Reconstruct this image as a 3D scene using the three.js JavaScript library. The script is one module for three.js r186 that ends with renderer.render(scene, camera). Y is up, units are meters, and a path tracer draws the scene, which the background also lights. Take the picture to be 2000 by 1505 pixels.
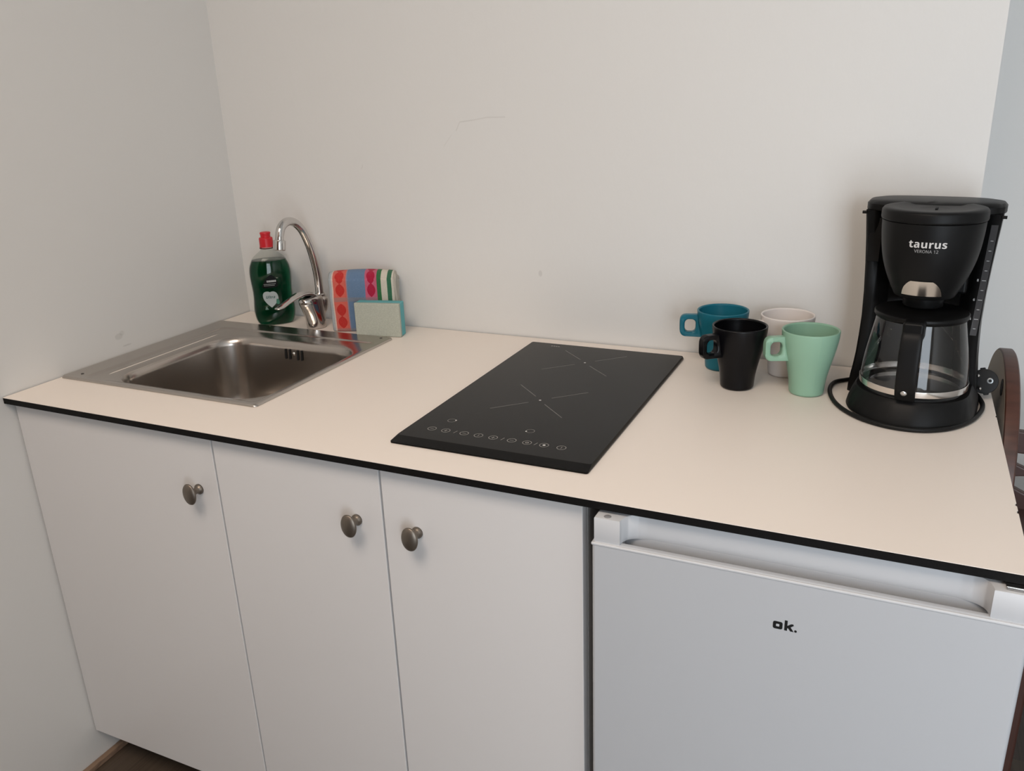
import * as THREE from 'three';
import { RoundedBoxGeometry } from 'three/addons/geometries/RoundedBoxGeometry.js';
import { mergeGeometries, toCreasedNormals, mergeVertices } from 'three/addons/utils/BufferGeometryUtils.js';
import { TessellateModifier } from 'three/addons/modifiers/TessellateModifier.js';
import { TextGeometry } from 'three/addons/geometries/TextGeometry.js';
import { FontLoader } from 'three/addons/loaders/FontLoader.js';
import { RectAreaLightUniformsLib } from 'three/addons/lights/RectAreaLightUniformsLib.js';

// ------------------------------------------------------------------ camera, light, exposure
RectAreaLightUniformsLib.init();
const H = 0.79;                                   // height of the worktop's surface above the floor
const scene = new THREE.Scene();
const renderer = new THREE.WebGLRenderer({ antialias: true });
renderer.toneMapping = THREE.LinearToneMapping;
renderer.toneMappingExposure = 1.12;
renderer.shadowMap.enabled = true;
const camera = new THREE.PerspectiveCamera(49.72, 2000 / 1505, 0.05, 50);
camera.position.set(1.35289, 0.45681 + H, 1.44889);
camera.setRotationFromMatrix(new THREE.Matrix4().makeBasis(
  new THREE.Vector3(0.90828327, -0.03463203, -0.4169198),
  new THREE.Vector3(-0.10877291, 0.94274494, -0.31527834),
  new THREE.Vector3(0.40396776, 0.33171162, 0.85251243)));
scene.add(camera);

scene.background = new THREE.Color(0.75, 0.85, 1.0);   // overcast daylight outside the balcony door
const ROOM = { x0: 0, x1: 3.3, z1: 3.1, zr: -0.5, h: 2.45 };
const DOOR = { x0: 1.62, x1: 3.02, y0: 0.06, y1: 2.12 };
const dayLight = new THREE.RectAreaLight(new THREE.Color(0.84, 0.925, 1.0), 6.5, DOOR.x1 - DOOR.x0 - 0.12, DOOR.y1 - DOOR.y0 - 0.12);
dayLight.position.set((DOOR.x0 + DOOR.x1) / 2, (DOOR.y0 + DOOR.y1) / 2, ROOM.z1 - 0.03);
dayLight.lookAt(dayLight.position.x, dayLight.position.y, 0);
dayLight.name = 'daylight_in_balcony_door';
scene.add(dayLight);
const LAMP = { x: 0.85, z: 1.82, s: 0.84 };
const lampLight = new THREE.RectAreaLight(new THREE.Color(1.0, 0.855, 0.725), 9.8, LAMP.s, LAMP.s);
lampLight.position.set(LAMP.x, ROOM.h - 0.075, LAMP.z);
lampLight.lookAt(LAMP.x, 0, LAMP.z);
lampLight.name = 'ceiling_lamp_light';
scene.add(lampLight);

// ------------------------------------------------------------------ helpers
let seed = 7;
const rnd = () => { seed = (seed * 1664525 + 1013904223) >>> 0; return seed / 4294967296; };
const taken = new Map();
const numbered = (name) => { const n = taken.get(name) ?? 0; taken.set(name, n + 1); return n ? `${name}_${String(n).padStart(3, '0')}` : name; };
const V2 = (x, y) => new THREE.Vector2(x, y);
const V3 = (x, y, z) => new THREE.Vector3(x, y, z);
function thing(name, label, category, [x, y, z] = [0, 0, 0], turn = 0, group) {   // y counts from the worktop's surface
  const o = new THREE.Group();
  o.name = numbered(name); o.position.set(x, y + H, z); o.rotation.y = turn;
  o.userData = { label, category };
  if (group) o.userData.group = group;
  scene.add(o);
  return o;
}
function part(name, geometry, material, parent, label) {
  const m = new THREE.Mesh(Array.isArray(geometry) ? mergeGeometries(geometry.map((g) => (g.index ? g.toNonIndexed() : g)).map((g) => { for (const k of Object.keys(g.attributes)) if (!['position', 'normal', 'uv'].includes(k)) g.deleteAttribute(k); return g; })) : geometry, material);
  m.name = name; m.castShadow = m.receiveShadow = true;
  if (label) m.userData.label = label;
  parent.add(m);
  return m;
}
function struct(name, geometry, material, label, parent = scene) {
  const m = part(name, geometry, material, parent);
  if (parent === scene) m.userData = { kind: 'structure', label, category: name.split('_')[0] };
  return m;
}
const box = (x0, x1, y0, y1, z0, z1) => new THREE.BoxGeometry(x1 - x0, y1 - y0, z1 - z0).translate((x0 + x1) / 2, (y0 + y1) / 2, (z0 + z1) / 2);
const rbox = (x0, x1, y0, y1, z0, z1, r = 0.002, s = 2) => new RoundedBoxGeometry(x1 - x0, y1 - y0, z1 - z0, s, r).translate((x0 + x1) / 2, (y0 + y1) / 2, (z0 + z1) / 2);
const cyl = (r0, r1, h, n = 32) => new THREE.CylinderGeometry(r0, r1, h, n);
const lathe = (pts, n = 64, a = 0, l = Math.PI * 2) => new THREE.LatheGeometry(pts.map(([x, y]) => V2(x, y)), n, a, l);
const tube = (pts, r, n = 64, k = 16) => new THREE.TubeGeometry(new THREE.CatmullRomCurve3(pts.map((p) => V3(...p)), false, 'centripetal'), n, r, k);
const crease = (g, a = 0.6) => toCreasedNormals(g, a);
function roundRect(x0, y0, x1, y1, r, Path = THREE.Shape) {
  const s = new Path();
  s.moveTo(x0 + r, y0); s.lineTo(x1 - r, y0); s.absarc(x1 - r, y0 + r, r, -Math.PI / 2, 0); s.lineTo(x1, y1 - r); s.absarc(x1 - r, y1 - r, r, 0, Math.PI / 2);
  s.lineTo(x0 + r, y1); s.absarc(x0 + r, y1 - r, r, Math.PI / 2, Math.PI); s.lineTo(x0, y0 + r); s.absarc(x0 + r, y0 + r, r, Math.PI, 1.5 * Math.PI);
  return s;
}
const extrude = (shape, depth, bevel = 0, seg = 2, curve = 12) => new THREE.ExtrudeGeometry(shape, { depth: depth - 2 * bevel, bevelEnabled: bevel > 0, bevelThickness: bevel, bevelSize: bevel, bevelOffset: -bevel, bevelSegments: seg, curveSegments: curve }).translate(0, 0, bevel);
// rings of equal length joined into one skin; first and last ring may be capped
function loft(rings, capA = false, capB = false, flip = false) {
  const n = rings[0].length, pos = [], idx = [];
  for (const r of rings) for (const p of r) pos.push(p.x, p.y, p.z);
  for (let i = 0; i + 1 < rings.length; i++) for (let j = 0; j < n; j++) {
    const a = i * n + j, b = i * n + (j + 1) % n, c = a + n, d = b + n;
    idx.push(...(flip ? [a, b, c, b, d, c] : [a, c, b, b, c, d]));
  }
  const cap = (at, up) => {
    const r = rings[at], m = r.reduce((s, p) => s.add(p), V3(0, 0, 0)).multiplyScalar(1 / n), c = pos.length / 3;
    pos.push(m.x, m.y, m.z);
    for (let j = 0; j < n; j++) { const a = at * n + j, b = at * n + (j + 1) % n; idx.push(...(up !== flip ? [c, a, b] : [c, b, a])); }
  };
  if (capA) cap(0, true);
  if (capB) cap(rings.length - 1, false);
  const g = new THREE.BufferGeometry();
  g.setAttribute('position', new THREE.Float32BufferAttribute(pos, 3));
  const uv = new Float32Array(pos.length / 3 * 2);
  for (let i = 0; i < uv.length / 2; i++) { uv[2 * i] = pos[3 * i] + pos[3 * i + 2] * 0.3; uv[2 * i + 1] = pos[3 * i + 1] + pos[3 * i + 2]; }
  g.setAttribute('uv', new THREE.BufferAttribute(uv, 2));
  g.setIndex(idx);
  g.computeVertexNormals();
  return g;
}
// a rounded rectangle as a ring of points at height y
function rrRing(x0, x1, z0, z1, r, y, k = 10, e = 8) {
  const p = [], cs = [[x1 - r, z1 - r, 0], [x0 + r, z1 - r, 1], [x0 + r, z0 + r, 2], [x1 - r, z0 + r, 3]];
  for (let c = 0; c < 4; c++) {
    const [cx, cz, q] = cs[c];
    for (let i = 0; i <= k; i++) { const a = (q + i / k) * Math.PI / 2; p.push(V3(cx + r * Math.cos(a), y, cz + r * Math.sin(a))); }
    const [nx, nz, nq] = cs[(c + 1) % 4], a = nq * Math.PI / 2, A = p[p.length - 1].clone(), B = V3(nx + r * Math.cos(a), y, nz + r * Math.sin(a));
    for (let i = 1; i < e; i++) p.push(A.clone().lerp(B, i / e));
  }
  return p;
}
function canvasTexture(w, h, draw, srgb = true) {
  const c = document.createElement('canvas'); c.width = w; c.height = h;
  draw(c.getContext('2d'), w, h);
  const t = new THREE.CanvasTexture(c);
  if (srgb) t.colorSpace = THREE.SRGBColorSpace;
  t.anisotropy = 4;
  return t;
}
function noiseTexture(n, fn, srgb = false) {
  const d = new Uint8Array(n * n * 4);
  for (let y = 0; y < n; y++) for (let x = 0; x < n; x++) { const v = fn(x, y); const c = Array.isArray(v) ? v : [v, v, v]; for (let k = 0; k < 3; k++) d[(y * n + x) * 4 + k] = Math.max(0, Math.min(255, c[k])); d[(y * n + x) * 4 + 3] = 255; }
  const t = new THREE.DataTexture(d, n, n);
  t.magFilter = THREE.LinearFilter; t.wrapS = t.wrapT = THREE.RepeatWrapping;
  if (srgb) t.colorSpace = THREE.SRGBColorSpace;
  t.needsUpdate = true;
  return t;
}
const lattice = (n) => { const g = Float32Array.from({ length: n * n }, rnd); return (x, y) => { const xi = Math.floor(x), yi = Math.floor(y), fx = x - xi, fy = y - yi, s = (t) => t * t * (3 - 2 * t), at = (a, b) => g[((b % n + n) % n) * n + ((a % n + n) % n)]; const u = s(fx), v = s(fy); return (at(xi, yi) * (1 - u) + at(xi + 1, yi) * u) * (1 - v) + (at(xi, yi + 1) * (1 - u) + at(xi + 1, yi + 1) * u) * v; }; };
const L16 = lattice(16), L32 = lattice(32), L64 = lattice(64);
const std = (o) => new THREE.MeshStandardMaterial(o), phys = (o) => new THREE.MeshPhysicalMaterial(o);
const lin = (r, g, b) => new THREE.Color().setRGB(r, g, b);

// ------------------------------------------------------------------ materials
const plaster = noiseTexture(256, (x, y) => 128 + 50 * (L64(x / 4, y / 4) - 0.5) + 70 * (L32(x / 8, y / 8) - 0.5) + 40 * (rnd() - 0.5));
plaster.repeat.set(4, 4);
const WALL = lin(0.685, 0.672, 0.65);
const wallMat = std({ color: WALL, roughness: 0.82, bumpMap: plaster, bumpScale: 0.0006 });
// the two walls in view carry a few scuffs and one hairline crack, drawn where they are
function markedWall(w, h, marks) {
  return canvasTexture(2048, 2048, (c, W, Hh) => {
    c.fillStyle = '#ffffff'; c.fillRect(0, 0, W, Hh);
    marks(c, (x, y) => [x / w * W, (1 - y / h) * Hh], W / w);
  });
}
const backMarks = markedWall(1.457, ROOM.h, (c, P) => {
  const line = (pts, style, wd) => { c.strokeStyle = style; c.lineWidth = wd; c.beginPath(); pts.forEach(([x, y], i) => (i ? c.lineTo(...P(x, y + H)) : c.moveTo(...P(x, y + H)))); c.stroke(); };
  line([[0.61, 0.3647], [0.6272, 0.3858]], 'rgba(120,112,104,0.08)', 1.2);
  line([[0.6361, 0.392], [0.6443, 0.4082], [0.6706, 0.4113]], 'rgba(120,112,104,0.15)', 1.2);
  line([[0.6706, 0.4113], [0.6965, 0.4153], [0.732, 0.4154]], 'rgba(120,112,104,0.13)', 1.2);
  line([[0.4306, 0.3219], [0.4335, 0.3255], [0.4338, 0.330]], 'rgba(120,112,104,0.15)', 1.2);
  const [sx, sy] = P(0.79, 0.1285 + H); c.fillStyle = 'rgba(120,112,110,0.12)'; c.beginPath(); c.ellipse(sx, sy, 5, 5, 0, 0, 7); c.fill();
});
const leftMarks = markedWall(ROOM.z1 - ROOM.zr, ROOM.h, (c, P) => {
  for (const [z, y, rx, ry, s] of [[0.3634, 0.038, 5, 5, 0.10], [0.355, 0.043, 3, 4, 0.08], [0.348, 0.017, 6, 1.2, 0.14]]) {
    const [sx, sy] = P(z - ROOM.zr, y + H); c.fillStyle = `rgba(105,98,92,${s})`; c.beginPath(); c.ellipse(sx, sy, rx, ry, 0, 0, 7); c.fill();
  }
});
const backMat = std({ color: WALL, roughness: 0.6, map: backMarks, bumpMap: plaster, bumpScale: 0.0005 });
const leftMat = std({ color: WALL, roughness: 0.6, map: leftMarks, bumpMap: plaster, bumpScale: 0.0005 });
const ceilMat = std({ color: lin(0.74, 0.73, 0.71), roughness: 0.9 });
const laminateGrain = noiseTexture(256, (x, y) => 128 + 60 * (L64(x / 4, y / 4) - 0.5) + 60 * (rnd() - 0.5));
laminateGrain.repeat.set(12, 12);
const laminateMat = std({ color: lin(0.84, 0.76, 0.69), roughness: 0.42, bumpMap: laminateGrain, bumpScale: 0.00008 });
const coreMat = phys({ color: lin(0.005, 0.0045, 0.0045), specularIntensity: 0.3, roughness: 0.65, bumpMap: laminateGrain, bumpScale: 0.0004 });
const doorMat = phys({ color: lin(0.665, 0.65, 0.645), roughness: 0.36 });
const carcassMat = std({ color: lin(0.55, 0.54, 0.53), roughness: 0.6 });
const pewterMat = std({ color: lin(0.21, 0.18, 0.15), metalness: 0.85, roughness: 0.42 });
const brushed = noiseTexture(256, (x, y) => 128 + 60 * (L64(x / 1.5, y / 40) - 0.5) + 30 * (rnd() - 0.5));
brushed.repeat.set(6, 6);
const steelMat = std({ color: lin(0.50, 0.458, 0.42), metalness: 1, roughness: 0.25, bumpMap: brushed, bumpScale: 0.00004 });
const chromeMat = std({ color: lin(0.62, 0.60, 0.58), metalness: 1, roughness: 0.11 });
const holeMat = std({ color: lin(0.004, 0.004, 0.004), roughness: 0.9 });
const blackPlastic = phys({ color: lin(0.004, 0.004, 0.0042), roughness: 0.4, specularIntensity: 0.35 });
const mattPlastic = phys({ color: lin(0.006, 0.006, 0.0062), roughness: 0.45, specularIntensity: 0.33 });
const rubberMat = phys({ color: lin(0.005, 0.005, 0.005), roughness: 0.5, specularIntensity: 0.5 });
const fridgeMat = phys({ color: lin(0.47, 0.483, 0.505), roughness: 0.28, clearcoat: 0.3, clearcoatRoughness: 0.25 });
const fridgeTrimMat = phys({ color: lin(0.55, 0.555, 0.57), roughness: 0.4 });
const inkMat = std({ color: lin(0.004, 0.004, 0.004), roughness: 0.5 });
const paleInk = std({ color: lin(0.55, 0.54, 0.53), roughness: 0.6 });
const paneGlass = phys({ color: 0xffffff, transmission: 1, thickness: 0, roughness: 0.02, ior: 1.5 });
const frameMat = std({ color: lin(0.7, 0.7, 0.7), roughness: 0.4 });

// ------------------------------------------------------------------ the room
const W0 = 0.12;
function woodTexture(base, dark) {
  return canvasTexture(512, 512, (c, w, h) => {
    c.fillStyle = base; c.fillRect(0, 0, w, h);
    for (let i = 0; i < 260; i++) { c.strokeStyle = dark; c.globalAlpha = 0.05 + rnd() * 0.14; c.lineWidth = 0.6 + rnd() * 3; const x = rnd() * w, b = (rnd() - 0.5) * 26; c.beginPath(); c.moveTo(x, 0); c.bezierCurveTo(x + b, h * 0.3, x - b, h * 0.7, x + b * 0.4, h); c.stroke(); }
  });
}
const plankMats = [['#4c4139', '#241d18'], ['#54483d', '#2a211a'], ['#473c35', '#201915']].map(([a, b]) => std({ map: woodTexture(a, b), roughness: 0.5 }));
{
  const floor = new THREE.Group(); floor.name = 'floor'; floor.userData = { kind: 'structure', label: 'dark brown laminate plank floor', category: 'floor' }; scene.add(floor);
  part('subfloor', box(-W0, ROOM.x1 + W0, -0.14, -0.014, ROOM.zr - W0, ROOM.z1 + W0), std({ color: lin(0.02, 0.018, 0.016), roughness: 0.9 }), floor);
  const pw = 0.194, pl = 1.2, geos = new Map();
  for (let i = 0, x = 0; x < ROOM.x1 - 1e-6; i++, x += pw) {
    const x1 = Math.min(ROOM.x1, x + pw);
    for (let z = ROOM.zr - [0, 0.4, 0.8][i % 3]; z < ROOM.z1; z += pl) {
      const a = Math.max(z, ROOM.zr), b = Math.min(z + pl, ROOM.z1);
      if (b - a < 0.02) continue;
      const key = `${(x1 - x).toFixed(3)}_${(b - a).toFixed(3)}`;
      if (!geos.has(key)) geos.set(key, new RoundedBoxGeometry(x1 - x - 0.0012, 0.014, b - a - 0.0012, 1, 0.001));
      const p = part('plank', geos.get(key), plankMats[Math.floor(rnd() * 3)], floor);
      p.position.set((x + x1) / 2, -0.007, (a + b) / 2);
    }
  }
}
struct('wall_back', box(-W0, 1.4572, 0, ROOM.h, ROOM.zr, 0), [wallMat, wallMat, wallMat, wallMat, backMat, wallMat], 'white plaster wall behind the worktop');
struct('wall_left', box(-W0, 0, 0, ROOM.h, 0, ROOM.z1), [leftMat, wallMat, wallMat, wallMat, wallMat, wallMat], 'white plaster wall left of the sink');
{ // texture coordinates of the left wall's room side run along z
  const g = scene.getObjectByName('wall_left').geometry, uv = g.attributes.uv, p = g.attributes.position;
  for (let i = 0; i < 4; i++) uv.setXY(i, (p.getZ(i) - ROOM.zr) / (ROOM.z1 - ROOM.zr), p.getY(i) / ROOM.h);
}
struct('wall_recess', box(1.4572, ROOM.x1 + W0, 0, ROOM.h, ROOM.zr - W0, ROOM.zr), wallMat, 'white wall set back behind the wooden chair');
struct('wall_right', box(ROOM.x1, ROOM.x1 + W0, 0, ROOM.h, ROOM.zr, ROOM.z1), wallMat, 'white wall on the right side of the room');
struct('wall_front', [box(-W0, DOOR.x0, 0, ROOM.h, ROOM.z1, ROOM.z1 + W0), box(DOOR.x1, ROOM.x1 + W0, 0, ROOM.h, ROOM.z1, ROOM.z1 + W0), box(DOOR.x0, DOOR.x1, DOOR.y1, ROOM.h, ROOM.z1, ROOM.z1 + W0), box(DOOR.x0, DOOR.x1, 0, DOOR.y0, ROOM.z1, ROOM.z1 + W0)], wallMat, 'white wall with the balcony door behind the viewer');
struct('ceiling', box(-W0, ROOM.x1 + W0, ROOM.h, ROOM.h + 0.1, ROOM.zr - W0, ROOM.z1 + W0), ceilMat, 'white ceiling');
struct('baseboard_left', rbox(0, 0.012, 0, 0.014, 0.02, 2.33, 0.003), std({ map: woodTexture('#8d7460', '#4a3a2e'), roughness: 0.5 }), 'low brown wooden strip along the left wall');
{
  const w = new THREE.Group(); w.name = 'window_1'; w.userData = { kind: 'structure', label: 'white framed glass balcony door', category: 'window' }; scene.add(w);
  const { x0, x1, y0, y1 } = DOOR, z = ROOM.z1 + 0.03, f = 0.06, xm = (x0 + x1) / 2;
  part('window_frame', [box(x0, x0 + f, y0, y1, z, z + 0.05), box(x1 - f, x1, y0, y1, z, z + 0.05), box(x0 + f, x1 - f, y0, y0 + f, z, z + 0.05), box(x0 + f, x1 - f, y1 - f, y1, z, z + 0.05), box(xm - f / 2, xm + f / 2, y0 + f, y1 - f, z, z + 0.05)], frameMat, w);
  part('pane', box(x0 + f, xm - f / 2, y0 + f, y1 - f, z + 0.022, z + 0.026), paneGlass, w);
  part('pane', box(xm + f / 2, x1 - f, y0 + f, y1 - f, z + 0.022, z + 0.026), paneGlass, w);
}
{
  const l = thing('ceiling_lamp', 'square white ceiling light panel behind the viewer', 'lamp', [LAMP.x, ROOM.h - H, LAMP.z]), h = LAMP.s / 2;
  part('lamp_frame', [box(-h - 0.03, h + 0.03, -0.012, -0.0005, -h - 0.03, h + 0.03), box(-h - 0.03, -h, -0.06, -0.012, -h - 0.03, h + 0.03), box(h, h + 0.03, -0.06, -0.012, -h - 0.03, h + 0.03), box(-h, h, -0.06, -0.012, -h - 0.03, -h), box(-h, h, -0.06, -0.012, h, h + 0.03)], frameMat, l);
  part('lamp_diffuser', box(-h + 0.001, h - 0.001, -0.055, -0.045, -h + 0.001, h - 0.001), std({ color: lin(0.8, 0.78, 0.74), emissive: lin(1.0, 0.855, 0.72), emissiveIntensity: 1.5, roughness: 0.5 }), l);
}

{
  const w = thing('added_blocker', 'tall dark brown wooden light blocker added unseen behind the viewer', 'added_blocker', [0, -H, 0]), wm = std({ map: woodTexture('#4d382b', '#281a12'), roughness: 0.5 });  // unseen cupboard shape added to hold back daylight and darken the steel reflections
  part('body', box(0.02, 1.75, 0.0005, 2.25, 2.38, 2.95), wm, w);
  for (let i = 0; i < 4; i++) { const d = part('door', rbox(0.022 + i * 0.4325, 0.4515 + i * 0.4325, 0.06, 2.245, 2.358, 2.379, 0.002), wm, w), hx = i % 2 ? 0.06 + i * 0.4325 : 0.413 + i * 0.4325; part('handle', rbox(hx - 0.006, hx + 0.006, 1.0, 1.2, 2.335, 2.358, 0.003), pewterMat, d); }
}

// ------------------------------------------------------------------ base cabinets
const ZF = 0.5973, DT = 0.018, YB = -0.7122, YT = -0.0125, TT = 0.0109;   // door front, door thickness, door bottom, door top, worktop thickness
function knob(door, x, y) {
  const k = part('knob', [lathe([[0, 0], [0.0085, 0], [0.0085, 0.0025], [0.0065, 0.0045], [0.005, 0.007], [0.005, 0.0145], [0.0085, 0.0165]], 28).rotateX(Math.PI / 2)], pewterMat, door, 'oval antique pewter knob');
  const head = lathe([[0.0001, -0.0035], [0.011, -0.003], [0.0158, -0.001], [0.0165, 0.0005], [0.0155, 0.0022], [0.0115, 0.0042], [0.006, 0.0056], [0.0001, 0.006]], 40).rotateX(Math.PI / 2).scale(0.78, 1.08, 1).translate(0, 0, 0.0205);
  part('knob_head', head, pewterMat, door).position.set(x, y, ZF);
  k.position.set(x, y, ZF);
}
function cabinet(label, x0, x1, doors) {
  const c = thing('base_cabinet', label, 'cabinet', [0, 0, 0], 0, 'white base cabinets under the worktop'), b = 0.016, zb = 0.02, z1 = ZF - DT - 0.002;
  part('body', [box(x0, x0 + b, YB, -TT, zb, z1), box(x1 - b, x1, YB, -TT, zb, z1), box(x0 + b, x1 - b, YB, YB + b, zb, z1), box(x0 + b, x1 - b, YB + b, -TT, zb, zb + 0.004), box(x0 + b, x1 - b, -TT - 0.012, -TT, z1 - 0.05, z1)], carcassMat, c);
  for (const [a, e, kx, ky] of doors) {
    const d = part('door', rbox(a, e, YB, YT, ZF - DT, ZF, 0.0012, 2), doorMat, c);
    knob(d, kx, ky);
  }
  for (const [lx, lz] of [[x0 + 0.05, 0.08], [x1 - 0.05, 0.08], [x0 + 0.05, z1 - 0.06], [x1 - 0.05, z1 - 0.06]]) part('leg', lathe([[0.001, 0], [0.024, 0], [0.024, 0.008], [0.016, 0.012], [0.016, 0.068], [0.03, 0.072], [0.03, 0.078], [0.001, 0.078]], 24).translate(lx, -H, lz), blackPlastic, c);
}
cabinet('white single-door base cabinet below the steel sink', 0.003, 0.4430, [[0.0035, 0.4428, 0.4037, -0.1084]]);
cabinet('white two-door base cabinet between the sink cabinet and fridge', 0.4456, 1.0381, [[0.4458, 0.7426, 0.6996, -0.1043], [0.7456, 1.0381, 0.7984, -0.1047]]);

// ------------------------------------------------------------------ worktop
const XR = 1.5054, ZD = 0.614;
{
  const w = thing('worktop', 'cream laminate worktop with black core edge over cabinets and fridge', 'worktop');
  const hole = () => roundRect(0.075, 0.155, 0.445, 0.49, 0.03, THREE.Path);
  const core = new THREE.Shape([V2(0.002, 0.003), V2(XR, 0.003), V2(XR, ZD), V2(0.002, ZD)]); core.holes.push(hole());
  const nick = (z) => [V2(XR, z - 0.004), V2(XR - 0.0022, z - 0.002), V2(XR - 0.001, z), V2(XR - 0.0026, z + 0.0015), V2(XR, z + 0.004)];
  const top = new THREE.Shape([V2(0.002, 0.003), V2(XR, 0.003), ...nick(0.1698), ...nick(0.4562), ...nick(0.475), V2(XR, ZD), V2(0.002, ZD)]); top.holes.push(hole());
  const flat = (s, y0, y1) => new THREE.ExtrudeGeometry(s, { depth: y1 - y0, bevelEnabled: false }).rotateX(Math.PI / 2).translate(0, y1, 0);
  part('core', flat(core, -TT, -0.0008), coreMat, w, 'black compact core');
  part('laminate', flat(top, -0.0008, 0), laminateMat, w, 'cream laminate surface');
}

// ------------------------------------------------------------------ sink
{
  const s = thing('kitchen_sink', 'square stainless steel inset sink at the left end of worktop', 'sink');
  const o = [0.0045, 0.4545, 0.0985, 0.505];
  const outer = [
    [o[0], o[1], o[2], o[3], 0.008, 0.0003], [o[0], o[1], o[2], o[3], 0.008, 0.0012], [o[0] + 0.0012, o[1] - 0.0012, o[2] + 0.0012, o[3] - 0.0012, 0.008, 0.0036],
    [o[0] + 0.004, o[1] - 0.004, o[2] + 0.004, o[3] - 0.004, 0.008, 0.0042], [o[0] + 0.010, o[1] - 0.009, o[2] + 0.009, o[3] - 0.009, 0.008, 0.0040],
    [0.049, 0.4425, 0.138, 0.4935, 0.012, 0.0034], [0.051, 0.4415, 0.140, 0.492, 0.014, 0.0029], [0.0535, 0.440, 0.1425, 0.490, 0.016, 0.0012], [0.056, 0.439, 0.145, 0.4885, 0.018, 0.0008],
    [0.084, 0.437, 0.168, 0.4825, 0.056, -0.0006], [0.0905, 0.4345, 0.1735, 0.4795, 0.06, -0.0035]];
  part('rim', loft(outer.map((a) => rrRing(...a)), false, false, true), steelMat, s);
  const bowl = [[0.0905, 0.4345, 0.1735, 0.4795, 0.06, -0.0035], [0.0945, 0.4315, 0.1775, 0.4765, 0.06, -0.008], [0.0975, 0.4290, 0.180, 0.474, 0.06, -0.018], [0.104, 0.4235, 0.186, 0.468, 0.058, -0.115], [0.109, 0.4185, 0.191, 0.463, 0.056, -0.142], [0.121, 0.4065, 0.203, 0.451, 0.05, -0.157], [0.14, 0.388, 0.222, 0.432, 0.04, -0.161], [0.22, 0.306, 0.30, 0.355, 0.012, -0.164]];
  part('bowl', loft(bowl.map((a) => rrRing(...a)), false, true, true), steelMat, s);
  for (const x of [0.2475, 0.2578, 0.2776, 0.2878]) part('overflow_slot', extrude(roundRect(-0.0021, -0.0105, 0.0021, 0.0105, 0.002), 0.0012).rotateX(-0.09).translate(x, -0.0265, 0.1812), holeMat, s, 'dark overflow slot');
  part('overflow_screw', lathe([[0, 0.0025], [0.0024, 0.0018], [0.0034, 0]], 20).rotateX(Math.PI / 2).translate(0.2676, -0.0245, 0.1808), chromeMat, s);
  part('drain', [lathe([[0.0001, 0.001], [0.012, 0.001], [0.016, 0.003], [0.03, 0.004], [0.036, 0.0015], [0.037, 0]], 40).translate(0.263, -0.164, 0.327)], chromeMat, s);
  for (const [x, z] of [[0.0335, 0.481], [0.4335, 0.1115]]) part('clip_dimple', cyl(0.0028, 0.0028, 0.0012, 16).translate(x, 0.0037, z), std({ color: lin(0.12, 0.11, 0.1), metalness: 0.8, roughness: 0.5 }), s);
}

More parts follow.
